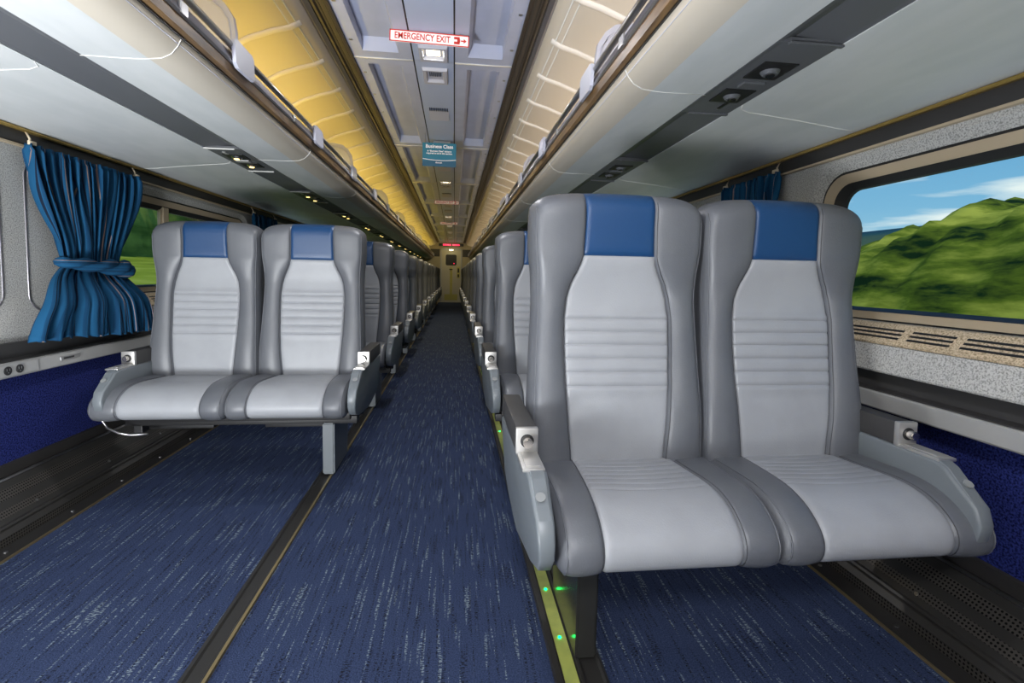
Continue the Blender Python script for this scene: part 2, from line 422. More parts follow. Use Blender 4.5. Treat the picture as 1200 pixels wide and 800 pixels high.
def make_double_seat(side):
    """side=+1: stands right of the aisle (aisle armrest towards -x)."""
    root = thing('double_seat', 'x', 'train seat')
    for cx in (-.262, .262): make_cushion(root, cx+.015*side, side if cx*side > 0 else 0); make_backrest(root, cx)
    xa, xw = -.555*side, .528*side
    make_arm(root, xa, side); make_arm(root, xw, -side)
    bm = B(-.50, .50, -.21, .05, .285, .326, bev=.006); box(bm, -.53, .53, -.19, -.13, .262, .30, bev=.004); box(bm, -.53, .53, -.03, .03, .262, .30, bev=.004)
    for cx in (-.262, .262):
        box(bm, cx-.20, cx+.20, -.26, -.215, .312, .326, bev=.002); box(bm, cx-.17, cx+.12, -.18, -.06, .245, .285, bev=.005)
    obj('seat_frame', bm, M['black'], root, math.radians(35))
    # pedestal under the aisle half
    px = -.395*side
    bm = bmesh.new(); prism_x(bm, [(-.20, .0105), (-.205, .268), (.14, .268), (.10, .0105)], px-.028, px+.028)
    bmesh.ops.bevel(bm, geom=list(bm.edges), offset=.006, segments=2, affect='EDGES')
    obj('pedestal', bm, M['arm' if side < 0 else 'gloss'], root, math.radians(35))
    if side < 0: bm = T([(xw*.98, -.36, .345), (xw*.97, -.34, .30), (xw*.92, -.31, .268), (xw*.84, -.30, .255), (xw*.70, -.30, .258)], .006, 8)
    if side < 0: obj('frame_tube', bm, M['steel'], root, True)
    bm = B(-.014, .014, -.33, -.27, .36, .43, bev=.004); obj('centre_hinge', bm, M['steel'], root, math.radians(35))
    # wall bracket that carries the window half
    bm = B(xw-.02, xw+.02, -.1, .1, .20, .345, bev=.004); obj('wall_bracket', bm, M['black'], root)
    # rear shell
    for cx in (-.2575, .2575):
        bm = bmesh.new()
        prism_x(bm, [(.118+.02, .42), (.15, .42), (.206, .99), (.19, .99)], cx-.21, cx+.21); bmesh.ops.bevel(bm, geom=list(bm.edges), offset=.008, segments=2, affect='EDGES')
        obj('rear_shell', bm, M['shell'], root, math.radians(40))
    return root
SX = .872
SY = [1.41+1.29*k for k in range(13)]
ORD = ['', 'second', 'third', 'fourth', 'fifth', 'sixth', 'seventh', 'eighth', 'ninth', 'tenth', 'eleventh', 'twelfth', 'thirteenth']
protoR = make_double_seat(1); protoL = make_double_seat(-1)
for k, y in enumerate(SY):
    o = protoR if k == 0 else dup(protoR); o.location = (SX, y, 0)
    o['label'] = ('large grey leather double seat with blue headrests in front of the right-hand window' if k == 0
                  else 'grey double seat right of the aisle, %s in line behind the frontmost pair' % ORD[k] if k < 12 else 'grey double seat right of the aisle, closest to the end door')
    o['group'] = 'double seats right of the aisle'
    if k:
        o = protoL if k == 1 else dup(protoL); o.location = (-SX, y, 0)
        o['label'] = ('grey leather double seat with blue headrests beside the tied blue curtain' if k == 1
                      else 'grey double seat left of the aisle, %s of its line, counted from the curtain' % ORD[k] if k < 12 else 'grey double seat left of the aisle, closest to the end door')
        o['group'] = 'double seats left of the aisle'

# ------------------------------------------------------------------ floor
bm = B(-1.62, 1.62, Y0, Y1+.8, -.06, 0); struct('floor', bm, M['carpet'])
def strip_thing(name, label, cat, x0, x1, z0, z1, material, bev=.002):
    bm = B(x0, x1, Y0+.02, Y1-.02, z0, z1, bev=bev); return tag(obj(name, bm, material), label, cat)
trk = thing('seat_track', 'dark metal seat track with brass edge in the floor left of the aisle', 'seat track')
obj('channel', PY_([(-.528, 0), (-.528, .006), (-.517, .007), (-.512, .002), (-.478, .002), (-.474, .006), (-.470, .006), (-.470, 0)], Y0+.02, Y1-.02), M['heater'], trk)
obj('edge_strip', PY_([(-.470, 0), (-.470, .008), (-.462, .007), (-.460, 0)], Y0+.02, Y1-.02), M['brass'], trk)
trk = thing('seat_track', 'dark metal seat track with yellow-green lit strip right of the aisle', 'seat track')
obj('channel', PY_([(.385, 0), (.389, .008), (.404, .009), (.406, .004), (.448, .004), (.450, .010), (.458, .010), (.465, .005), (.505, .005), (.511, .010), (.518, .009), (.520, 0)], Y0+.02, Y1-.02), M['heater'], trk)
tag(obj('floor_strip', B(.410, .445, Y0+.03, Y1-.03, .003, .0065), M['strip'], trk), 'yellow-green guide strip')
for k in range(16):
    y = 1.30+.215*k if k < 4 else 1.30+.215*4+(k-4)*.5
    bm = bmesh.new(); disc(bm, (.427, y, .006), .0042, (0, 0, 1), .003, 12); tag(obj('guide_light', bm, M['led'], trk), 'green glowing guide light')

# ------------------------------------------------------------------ lower walls (one mesh per strip; s=-1 left, +1 right)
WX = 1.6
def uvband(o, fy, fs):
    me = o.data; uv = me.uv_layers.new(name='UVMap')
    for l in me.loops:
        v = me.vertices[l.vertex_index].co; uv.data[l.index].uv = (fy(v), fs(v))
for s, side in ((-1, 'left'), (1, 'right')):
    w = struct('wall_'+side, PY_([(WX, .0), (WX+.08, .0), (WX+.08, .70), (WX, .70)], Y0, Y1, s), M['wallcarpet'])
    h = thing('heater_cover', 'long dark perforated heater cover along the foot of the %s wall' % side, 'heater cover')
    obj('cover', PY_([(1.45, .0), (1.452, .036), (1.466, .052), (1.474, .056), (1.574, .186), (1.598, .186), (1.598, .0)], Y0+.02, Y1-.02, s), M['heater'], h)
    for a, c in ((.2, .38), (.56, .80)):
        p0 = (1.474+.1*a, .056+.13*a); p1 = (1.474+.1*c, .056+.13*c); n = (-.0010, .0008)
        o = obj('perforated_band', PY_([(p0[0]+n[0], p0[1]+n[1]), (p1[0]+n[0], p1[1]+n[1])], Y0+.04, Y1-.04, s, close=False), M['perf'], h)
        uvband(o, lambda v: v.y, lambda v: math.hypot(abs(v.x)-1.474, v.z-.056))
    o = obj('perforated_band', PY_([(1.4495, .006), (1.4512, .034)], Y0+.04, Y1-.04, s, close=False), M['perf'], h); uvband(o, lambda v: v.y, lambda v: v.z)
    obj('lower_lip', PY_([(1.468, .060), (1.474, .066), (1.482, .068), (1.476, .058)], Y0+.04, Y1-.04, s), M['heater'], h)
    obj('top_lip', PY_([(1.568, .186), (1.572, .192), (1.580, .192), (1.580, .186)], Y0+.04, Y1-.04, s), M['steel'], h)
    for k in range(14):
        bm = bmesh.new(); y = .86+k*.42; disc(bm, (s*1.4965, y, .0865), .006, (-s*.79, 0, .61), .003, 10); obj('screw', bm, M['steel'], h)
    e = thing('floor_edge_strip', 'dark metal edge strip with screws between carpet and %s heater cover' % side, 'floor edge strip')
    obj('strip', PY_([(1.385, .0), (1.388, .004), (1.446, .007), (1.449, .0)], Y0+.02, Y1-.02, s), M['heater'], e)
    obj('bright_edge', PY_([(1.378, .0), (1.379, .005), (1.386, .006), (1.387, .0)], Y0+.02, Y1-.02, s), M['brass'], e)
    for k in range(22):
        bm = bmesh.new(); disc(bm, (s*1.418, .95+k*.31, .005), .0065, (0, 0, 1), .003, 10); obj('screw', bm, M['steel'], e)
    tag(obj('baseboard_'+side, PY_([(1.6, .186), (1.590, .188), (1.590, .232), (1.6, .236)], Y0, Y1, s), M['kick']), kind='structure')
    tag(obj('trim_'+('1' if s < 0 else '2'), PY_([(1.6, .585), (1.532, .583), (1.528, .588), (1.528, .636), (1.532, .640), (1.6, .640)], Y0, Y1, s), M['alu']), kind='structure')
    tag(obj('trim_'+('3' if s < 0 else '4'), PY_([(1.6, .640), (1.540, .640), (1.540, .644), (1.575, .648), (1.575, .704), (1.6, .704)], Y0, Y1, s), M['trimdark']), kind='structure')
    # curtain channel above the windows
    tag(obj('trim_'+('5' if s < 0 else '6'), PY_([(1.68, 1.483), (1.592, 1.483), (1.590, 1.49), (1.590, 1.54), (1.68, 1.545)], Y0, Y1, s), M['trimdark']), kind='structure')
    tag(obj('trim_'+('7' if s < 0 else '8'), PY_([(1.592, 1.538), (1.570, 1.535), (1.566, 1.541), (1.568, 1.546), (1.592, 1.546)], Y0, Y1, s), M['gold']), kind='structure')
    tag(obj('trim_'+('9' if s < 0 else '10'), PY_([(1.598, 1.476), (1.586, 1.478), (1.586, 1.486), (1.598, 1.488)], Y0, Y1, s), M['tan']), kind='structure')

# ------------------------------------------------------------------ upper walls with windows
def rrect(y0, y1, z0, z1, r, n=8):
    pts = []
    for cy, cz, a0 in ((y1-r, z1-r, 0), (y0+r, z1-r, 90), (y0+r, z0+r, 180), (y1-r, z0+r, 270)):
        for k in range(n+1):
            a = math.radians(a0+90*k/n); pts.append((cy+r*math.cos(a), cz+r*math.sin(a)))
    return pts
def rect_match(y0, y1, z0, z1, n=8):
    pts = []
    for cy, cz, d in ((y1, z1, 0), (y0, z1, 1), (y0, z0, 2), (y1, z0, 3)):
        for k in range(n+1): pts.append((cy, cz))
    return pts
def ring(bm, A, xa, Bp, xb, mi=0):
    a = [bm.verts.new((xa, y, z)) for y, z in A]; c = [bm.verts.new((xb, y, z)) for y, z in Bp]; n = len(A)
    for k in range(n):
        q = [a[k], a[(k+1) % n], c[(k+1) % n], c[k]]
        bm.faces.new(q).material_index = mi
    return c
ZL, ZT = .862, 1.484
def window(idx, s, ya, yb, oa, ob, divider=None):
    """ya..yb wall cell, oa..ob outer edge of the opening"""
    R = lambda d, zt, zb, r: rrect(oa+d, ob-d, zb, zt, r)
    bm = bmesh.new()
    ring(bm, rect_match(ya, yb, ZL, ZT), s*WX, R(0, 1.458, .866, .13), s*WX)
    ring(bm, R(0, 1.458, .866, .13), s*WX, R(.04, 1.424, .868, .115), s*1.618)
    bmesh.ops.remove_doubles(bm, verts=bm.verts, dist=1e-5)
    wall = WALLS[s]
    o = obj('wall_panel', bm, M['speckle'], wall, math.radians(15), recalc=False)
    f = bmesh.new()
    ring(f, R(.052, 1.414, .874, .108), s*1.612, R(.092, 1.380, .900, .085), s*1.626)
    ring(f, R(.052, 1.414, .874, .108), s*1.612, R(.052, 1.414, .874, .108), s*1.622)
    w = thing('window_%d' % idx, None, None); w['kind'] = 'structure'
    obj('frame', f, M['tan'], w, math.radians(30))
    f = bmesh.new()
    ring(f, R(.04, 1.424, .868, .115), s*1.616, R(.052, 1.414, .874, .108), s*1.616)
    ring(f, R(.092, 1.380, .900, .085), s*1.624, R(.125, 1.356, .908, .07), s*1.645)
    ring(f, R(.125, 1.356, .908, .07), s*1.645, R(.130, 1.352, .912, .068), s*1.655)
    obj('gasket', f, M['rubber'], w, math.radians(30))
    f = bmesh.new(); f.faces.new([f.verts.new((s*1.648, y, z)) for y, z in R(.120, 1.36, .905, .072)])
    r_ = obj('pane', f, M['glass'], w)
    if divider:
        bm = B(s*1.62, s*1.65, divider-.028, divider+.028, .90, 1.375, bev=.004); box(bm, s*1.632, s*1.652, divider-.04, divider+.04, .905, 1.36, bev=.003)
        obj('divider', bm, M['tan'], w)
WALLS = {-1: bpy.data.objects['wall_left'], 1: bpy.data.objects['wall_right']}
PER = 2.2
cells = {1: [(-1.05+PER*k, -1.05+PER*(k+1)) for k in range(9)], -1: [(2.56+PER*k, 2.56+PER*(k+1)) for k in range(7)]}
# right: first window ends at 1.97, second starts 2.65
idx = 1
RO = [(.20, 1.965)]+[(2.68+PER*k, 2.68+PER*k+1.80) for k in range(7)]
LO = [(2.70+PER*k, 2.70+PER*k+1.80) for k in range(7)]
def cells_of(O, a, b_):
    cuts = [a]+[(p[1]+q[0])/2 for p, q in zip(O, O[1:])]+[b_]
    return [(cuts[i], cuts[i+1], *O[i]) for i in range(len(O))]
for ya, yb, oa, ob in cells_of(RO, -.5, Y1): window(idx, 1, ya, yb, oa, ob); idx += 1
for i, (ya, yb, oa, ob) in enumerate(cells_of(LO, 2.56, Y1)): window(idx, -1, ya, yb, oa, ob, divider=3.32 if i == 0 else None); idx += 1
# blank wall beside the camera
def plate(x, y0, y1, z0, z1): bm = bmesh.new(); bm.faces.new([bm.verts.new(p) for p in ((x, y0, z0), (x, y1, z0), (x, y1, z1), (x, y0, z1))]); return bm
obj('wall_panel', plate(WX, Y0, -.5, .70, ZT), M['speckle'], WALLS[1])
obj('wall_panel', plate(-WX, Y0, 2.56, .70, ZT), M['speckle'], WALLS[-1])
# raised outlines on the blank left wall
for y0, y1, z0, z1 in ((2.27, 2.53, .82, 1.435), (1.40, 2.15, .83, 1.42)):
    bm = bmesh.new(); p = rrect(y0, y1, z0, z1, .07); tube(bm, [(-WX-.001, y, z) for y, z in p]+[(-WX-.001, p[0][0], p[0][1])], .0045, 6, False)
    obj('panel_bead', bm, M['rail'], WALLS[-1], True)
bm = bmesh.new()
# backing above and below the speckled panels, keeps the shell closed to the sky
for s in (-1, 1):
    obj('wall_top', PY_([(1.60, 1.482), (1.70, 1.482), (1.70, 2.35), (1.60, 2.35)], Y0, Y1, s), M['beige'], WALLS[s])
bm.free()
# window ledge with warm air vents
def ledge(s, ya, yb, name):
    L = thing(name, 'speckled tan window ledge with air slots along the %s wall' % ('right' if s > 0 else 'left'), 'window ledge')
    obj('apron', PY_([(1.60, .706), (1.532, .706), (1.528, .712), (1.538, .797), (1.60, .797)], ya, yb, s), M['speckle'], L)
    obj('ledge_top', PY_([(1.60, .799), (1.537, .799), (1.534, .806), (1.590, .866), (1.606, .868), (1.606, .799)], ya, yb, s), M['ledge'], L)
    a = math.atan2(.06, .056)
    y = ya+.12; k = 0
    while y < min(yb, 8.5)-.4:
        ln = .26 if k % 2 == 0 else .14
        bm = bmesh.new()
        for q in range(3):
            t0 = .22+.2*q; t1 = t0+.10
            x0, z0, x1, z1 = 1.534+.056*t0, .806+.06*t0, 1.534+.056*t1, .806+.06*t1
            nx, nz = -.0008, .0008
            bm.faces.new([bm.verts.new(p) for p in ((s*(x0+nx), y, z0+nz), (s*(x0+nx), y+ln, z0+nz), (s*(x1+nx), y+ln, z1+nz), (s*(x1+nx), y, z1+nz))])
        obj('air_slot', bm, M['black'], L); y += ln+.03; k += 1
ledge(1, -.5, Y1-.02, 'window_ledge'); ledge(-1, 2.62, Y1-.02, 'window_ledge')
# outlets on the left aluminium strip
o = thing('power_outlet', 'pair of black power sockets in the aluminium strip under the blue curtain', 'power outlet', (-1.528, 2.08, .612))
obj('cover_plate', B(.0, .003, -.11, .12, -.021, .021, bev=.001), M['alu'], o)
for dy in (-.022, .030):
    bm = bmesh.new(); disc(bm, (.003, dy, 0), .0165, (1, 0, 0), .003, 20); sk = obj('socket', bm, M['black'], o)
    bm = bmesh.new()
    for q in (-.006, .006): box(bm, .0058, .0066, dy+q-.0012, dy+q+.0012, -.001, .008)
    disc(bm, (.0058, dy, -.007), .002, (1, 0, 0), .0008, 8); obj('slot', bm, M['steel'], sk)
o = thing('strip_badge', 'tiny dark plate on the aluminium strip right of the sockets', 'badge', (-1.528, 2.37, .615))
obj('badge_plate', B(0, .003, -.055, .055, -.008, .008, bev=.001), M['steel'], o); obj('badge_mark', B(.003, .0038, -.04, .02, -.0035, .0035), M['black'], o)

# ------------------------------------------------------------------ curtains
def curtain(name, s, y0, y1, label, group=None, wy0=None, wy1=None, by0=None, by1=None, zt=1.487, zb=.70, tie=1.005, folds=15, seed=0):
    rnd_ = random.Random(seed); yc = (y0+y1)/2; x_ = 1.545
    root = thing(name, label, 'curtain', (0, 0, 0), group)
    wy0 = wy0 or y0+.08; wy1 = wy1 or y1-.14; by0 = by0 or y0-.08; by1 = by1 or y1-.04
    ph = [rnd_.uniform(-.5, .5) for _ in range(folds+2)]; am = [rnd_.uniform(.7, 1.3) for _ in range(folds+2)]
    nu, nv = folds*12+1, 60
    def P(i, j):
        u = i/(nu-1); v = j/(nv-1); z = zt+(zb-zt)*v
        if z > tie:
            t = sm(0, 1, (zt-z)/(zt-tie)); t = t**1.25; a, c = y0+(wy0-y0)*t, y1+(wy1-y1)*t
        else:
            t = ((tie-z)/(tie-zb)); t = 1-(1-t)**1.7; a, c = wy0+(by0-wy0)*t, wy1+(by1-wy1)*t
        y = a+(c-a)*u
        k = int(u*folds); kk = u*folds+ph[k]*.25*(1-abs(2*(u*folds-k)-1))
        tight = math.exp(-((z-tie)/.07)**2)
        amp = .019*am[k]*(1-.45*tight)*(1 if v > .03 else .6)
        w = math.cos(2*PI*kk+1.3*math.sin(3*v+k*1.7)+.8*math.sin(7*v+k*2.9)); w = math.copysign(abs(w)**.75, w)
        x = x_-.012*tight*0+amp*w*(1+.25*math.sin(7*v+k))+.006*math.sin(17*u+5*v)
        y += .012*math.sin(2*PI*kk*1.0+1.2+2*v)*am[k]
        z += .006*math.sin(2*PI*kk)*(v > .98)+(-.012*u if v > .9 else 0)+.010*math.sin(5*u+seed)*(v > .95)
        return Vector((s*(x-.062*sm(1.0, .83, z)), y, z))
    bm = bmesh.new(); uv = bm.loops.layers.uv.new('UVMap')
    V = grid(bm, P, nu, nv); ids = {V[i][j]: (i/(nu-1), j/(nv-1)) for i in range(nu) for j in range(nv)}
    for f in bm.faces:
        for l in f.loops: l[uv].uv = ids[l.vert]
    o = obj('cloth', bm, M['cloth'], root, True)
    md = o.modifiers.new('thickness', 'SOLIDIFY'); md.thickness = .002
    # twisted tie band
    bm = bmesh.new(); uv = bm.loops.layers.uv.new('UVMap')
    for st in range(2):
        pts = []
        for k in range(40):
            u = k/39; a = -PI*.06+u*(PI*1.12)
            yy = (wy0+wy1)/2-(wy1-wy0)*.535*math.cos(a); xx = x_-.045*math.sin(a)-.008
            tw = u*4.5*PI+st*PI; r = .013*sm(.0, .6, u)+.004
            pts.append((s*(xx-r*math.cos(tw)), yy, tie+.022-.035*u+r*math.sin(tw)))
        tube(bm, pts, [.020+.010*sm(.4, .8, k/39)-.016*sm(.9, 1, k/39) for k in range(40)], 8)
    bmesh.ops.recalc_face_normals(bm, faces=bm.faces)
    for f in bm.faces:
        for l in f.loops: l[uv].uv = (l.vert.co.z*1.5, 0)
    obj('tie_band', bm, M['cloth'], root, True)
    for yy in (y0+.03, y1-.02):
        bm = bmesh.new(); tube(bm, [(s*1.562, yy, zt-.012), (s*1.556, yy+.006, zt+.02), (s*1.575, yy+.012, zt+.05)], .004, 6); box(bm, s*1.543, s*1.553, yy-.012, yy+.022, zt-.004, zt+.012, bev=.002)
        obj('hook', bm, M['curtainrail'], root, True)
curtain('curtain', -1, 2.215, 2.93, 'large pleated blue striped curtain tied at the middle beside the left wall panel', 'blue tied curtains', wy0=2.37, wy1=2.75, by0=2.12, by1=2.95, seed=1)
curtain('curtain', -1, 4.46, 5.02, 'blue curtain showing only its top above the left seats', 'blue tied curtains', seed=2, folds=9)
curtain('curtain', 1, 2.11, 2.58, 'dark blue curtain peeking over the frontmost right-hand seat', 'blue tied curtains', seed=3, folds=9)

# ------------------------------------------------------------------ overhead luggage racks
UZ = 1.6
def spow(k, a): return a
for s, side in ((-1, 'left'), (1, 'right')):
    R_ = thing('luggage_rack', 'long overhead luggage rack with pale underside above the seats on the %s' % side, 'luggage rack')
    # solid body behind the finish panels
    under_out = [(1.598, 1.548), (1.50, 1.556), (1.35, 1.575), (1.20, 1.590), (1.098, 1.600)]
    nose = [(.79, 1.5995), (.75, 1.602), (.715, 1.606), (.685, 1.618), (.664, 1.636), (.652, 1.655)]
    obj('outer_panel', PY_(under_out+[(1.098, 1.64), (1.598, 1.64)], Y0+.02, Y1-.02, s), M['lamppanel'], R_, math.radians(40))
    obj('inner_panel', PY_([(.924, 1.600), (.79, 1.5995), (.75, 1.602), (.75, 1.665), (.924, 1.665)], Y0+.02, Y1-.02, s), M['lamppanel'], R_, math.radians(40))
    obj('nose_trim', PY_(nose[1:]+[(.652, 1.665), (.75, 1.665)], Y0+.02, Y1-.02, s), M['nose'], R_, math.radians(40))
    obj('dark_channel', PY_([(1.100, 1.603), (1.085, 1.606), (.975, 1.618), (.940, 1.604), (.922, 1.601), (.922, 1.66), (1.10, 1.66)], Y0+.02, Y1-.02, s), M['dark'], R_)
    obj('shadow_gap', PY_([(.655, 1.655), (.648, 1.655), (.648, 1.664), (.655, 1.664)], Y0+.02, Y1-.02, s), M['black'], R_)
    obj('wood_trim', PY_([(.66, 1.662), (.645, 1.662), (.634, 1.668), (.630, 1.698), (.66, 1.698)], Y0+.02, Y1-.02, s), M['wood'], R_)
    obj('front_rail', PY_([(.66, 1.698), (.626, 1.698), (.622, 1.704), (.630, 1.722), (.634, 1.738), (.66, 1.738)], Y0+.02, Y1-.02, s), M['rail'], R_)
    obj('rack_floor', PY_([(.66, 1.640), (1.60, 1.640), (1.60, 1.665), (.66, 1.690)], Y0+.02, Y1-.02, s), M['white'], R_)
    obj('rear_coping', PY_([(.66, 1.738), (.668, 1.742), (.69, 1.742), (.69, 1.70), (.66, 1.70)], Y0+.02, Y1-.02, s), M['white'], R_)
    # cross seams
    for k in range(14):
        y = 1.60+1.3*k
        if y < Y1-.1:
            bm = bmesh.new(); tube(bm, [(s*.93, y, 1.5995)]+[(s*a, y+(.0 if a > .7 else -.02*(.7-a)/.05), b_-.0005) for a, b_ in nose], .0016, 6); obj('panel_seam', bm, M['seam'], R_, True)
        y = 1.72+1.3*k
        if y < Y1-.1:
            bm = bmesh.new(); tube(bm, [(s*1.10, y-.05, 1.5995), (s*1.115, y-.015, 1.5985), (s*1.15, y, 1.594)]+[(s*a, y, b_-.0005) for a, b_ in under_out[:4][::-1]], .0018, 6); obj('panel_seam', bm, M['seam'], R_, True)
    # reading light units in the dark channel
    for k in range(14):
        ya = (2.67 if s < 0 else 1.22)+1.3*k; yb = ya+.55
        if yb > Y1: break
        bm = bmesh.new()
        for q in range(1): prism_y(bm, [(1.097, 1.599), (.940, 1.600), (.925, 1.5985), (.925, 1.612), (1.097, 1.612)], ya, yb, s)
        u = obj('reading_light_unit', bm, M['dark'], R_)
        for yy in (ya, yb): obj('end_bar', B(s*1.10, s*.955, yy-.006, yy+.006, 1.594, 1.600, bev=.001), M['seam'] if s < 0 else M['dark'], u)
        bm = bmesh.new(); box(bm, s*1.045, s*1.030, ya+.07, ya+.13, 1.5965, 1.6) if s < 0 else box(bm, s*1.04, s*1.03, yb-.16, yb-.06, 1.5965, 1.6)
        obj('slot', bm, M['alu'] if s < 0 else M['black'], u)
        for q, yy in enumerate((ya+.17, ya+.37)):
            bm = bmesh.new(); box(bm, s*1.065, s*.965, yy-.055, yy+.055, 1.5955, 1.600, bev=.001); obj('lamp_recess', bm, M['black'], u)
            bm = bmesh.new(); tube(bm, [(s*1.015, yy, 1.5965), (s*1.015, yy, 1.586)], [.028, .020], 18, True); L_ = obj('lamp', bm, M['chrome'] if s < 0 else M['dark'], u, math.radians(40))
            bm = bmesh.new(); disc(bm, (s*1.015, yy, 1.5862), .013, (0, 0, -1), .003, 16); obj('bulb', bm, M['lampglow'] if s < 0 else M['lampoff'], L_)
        bm = bmesh.new(); box(bm, s*1.055, s*.985, ya+.25, ya+.29, 1.592, 1.600, bev=.003); obj('switch_block', bm, M['alu'] if s < 0 else M['dark'], u)
    # brackets and rods
    ys = [.94+.98*k for k in range(19)]
    for k, y in enumerate(ys):
        if y > Y1-.1: break
        bm = bmesh.new(); prism_x(bm, [(y-.085, 1.772), (y-.075, 1.70), (y-.055, 1.688), (y+.075, 1.690), (y+.085, 1.70), (y+.080, 1.768), (y+.06, 1.778), (y-.06, 1.780)], s*.622, s*.610)
        box(bm, s*.622, s*.665, y-.04, y+.04, 1.715, 1.775, bev=.004)
        obj('rack_bracket', bm, M['white'], R_, math.radians(30))
        if k+1 < len(ys) and ys[k+1] < Y1-.1:
            obj('rack_rod', T([(s*.628, y+.05, 1.757), (s*.628, ys[k+1]-.05, 1.757)], .0115, 12), M['steel'], R_, True)
    for k in range(9):
        y = 1.99+2.1*k
        if y > Y1-.2: break
        p = [(.665, 1.70), (.665, 1.86), (.672, 1.91), (.70, 1.955), (.74, 1.985), (.80, 1.995), (1.02, 1.995), (1.06, 1.96), (1.12, 1.80), (1.12, 1.68)]
        d = obj('rack_divider', PY_(p, y-.012, y+.012, s), M['white'], R_, math.radians(30))
        q = [(.70+(x-.70)*.86+.012, 1.72+(z-1.70)*.84) for x, z in p]
        bm = bmesh.new(); tube(bm, [(s*x, y-.013, z) for x, z in q[:-2]], .004, 6); obj('divider_bead', bm, M['white'], d, True)
    obj('coat_clip', B(s*.620, s*.628, 2.50, 2.53, 1.70, 1.73, bev=.002), M['steel'], R_)
    obj('coat_clip', B(s*.620, s*.628, 1.52, 1.56, 1.70, 1.735, bev=.002), M['steel'], R_)

# ------------------------------------------------------------------ ceiling
CZ = 2.2
ceil = struct('ceiling', B(-1.62, 1.62, Y0, Y1+.8, 2.34, 2.40), M['ceil'])
seams = [2.97+1.9*k for k in range(-3, 9)]
edges = [Y0]+seams+[Y1]
def mrect(x0, x1, y0, y1): return [(x0, y0), (x1, y0), (x1, y1), (x0, y1)]
for s in (-1, 1):
    for ya, yb in zip(edges, edges[1:]):
        if yb-ya < .3: continue
        bm = bmesh.new()
        def rr(x0, x1, a, c, z): return [bm.verts.new((s*x, y, z)) for x, y in mrect(x0, x1, a, c)]
        A = rr(.117, .440, ya+.004, yb-.004, CZ); Bq = rr(.187, .378, ya+.085, yb-.085, CZ); D = rr(.207, .374, ya+.10, yb-.145, CZ+.05)
        for P_, Q_ in ((A, Bq), (Bq, D)):
            for k in range(4): bm.faces.new((P_[k], P_[(k+1) % 4], Q_[(k+1) % 4], Q_[k]))
        bm.faces.new(D)
        obj('ceiling_panel', bm, M['ceil'], ceil)
        bm = bmesh.new(); tube(bm, [(s*.117, yb, CZ-.001), (s*.30, yb, CZ-.002), (s*.44, yb, CZ-.001)], .006, 6, sc=(1.5, .6)); obj('ceiling_seam', bm, M['seam'], ceil, True)
        bm = bmesh.new()
        for q in range(5): box(bm, s*.408, s*.424, ya+.2+q*.37, ya+.215+q*.37, CZ-.004, CZ)
        obj('clip', bm, M['steel'], ceil)
    # joint strip, track and gutter
    obj('joint_strip', PY_([(.109, CZ+.01), (.109, CZ+.002), (.117, CZ+.002), (.117, CZ+.01)], Y0, Y1, s), M['rubber'], ceil)
    tk = [(.440, CZ+.002), (.440, CZ-.012), (.452, CZ-.014), (.456, CZ-.004), (.500, CZ-.004), (.504, CZ-.016), (.516, CZ-.016), (.520, CZ+.002)]
    tag(obj('ceiling_track', PY_(tk, Y0, Y1, s), M['track'], ceil), 'dark brown grooved track')
    for x0, x1, mt in ((.462, .472, 'kick'), (.486, .492, 'rubber')): obj('track_groove', PY_([(x0, CZ-.0055), (x1, CZ-.0055), (x1, CZ-.003), (x0, CZ-.003)], Y0, Y1, s), M[mt], ceil)
    obj('track_edge', PY_([(.520, CZ+.002), (.520, CZ-.02), (.540, CZ-.03), (.552, CZ-.025), (.552, CZ+.002)], Y0, Y1, s), M['rail'], ceil)
    cove = [(.552, 2.176), (.560, 2.150), (.575, 2.128), (.62, 2.104), (.70, 2.082), (.80, 2.045), (.90, 1.985), (1.0, 1.90), (1.08, 1.80), (1.12, 1.70), (1.13, 1.64)]
    cv = tag(obj('ceiling_cove', PY_(cove, Y0, Y1, s, close=False), M['cove'], None, True), kind='structure')
    for k in range(52):
        y = -2.0+.405*k
        if y > Y1-.05: break
        bm = bmesh.new(); tube(bm, [(s*x, y, z-.002) for x, z in cove[2:]], .013, 8, sc=(1.5, .9)); obj('cove_rib', bm, M['coverib'], cv, True)
    for d in (0.0, .028):
        bm = bmesh.new(); y = -2.0
        tube(bm, [(s*(.592+d), Y0, 2.117-d*.42), (s*(.592+d), Y1, 2.117-d*.42)], .0036, 6); obj('cove_bead', bm, M['seam'], cv, True)
# centre strip and its fixtures
for k, (ya, yb) in enumerate(zip(edges, edges[1:])):
    bm = bmesh.new(); bm.faces.new([bm.verts.new(p) for p in ((-.109, ya+.003, CZ), (.109, ya+.003, CZ), (.109, yb-.003, CZ), (-.109, yb-.003, CZ))])
    obj('centre_panel', bm, M['ceilcentre'], ceil)
def bezel(bm, y0, y1, hw, drop=.018):
    A = [(-hw, y0), (hw, y0), (hw, y1), (-hw, y1)]; i = .022
    I = [(-hw+i, y0+i), (hw-i, y0+i), (hw-i, y1-i*1.6), (-hw+i, y1-i*1.6)]
    a = [bm.verts.new((x, y, CZ-.001)) for x, y in A]; b_ = [bm.verts.new((x*.93, (y-(y0+y1)/2)*.94+(y0+y1)/2, CZ-drop)) for x, y in A]
    c = [bm.verts.new((x, y, CZ-drop)) for x, y in I]; d = [bm.verts.new((x*.85, (y-(y0+y1)/2)*.85+(y0+y1)/2, CZ-.002)) for x, y in I]
    for P_, Q_ in ((a, b_), (b_, c), (c, d)):
        for k in range(4): bm.faces.new((P_[k], P_[(k+1) % 4], Q_[(k+1) % 4], Q_[k]))
    bm.faces.new(d)
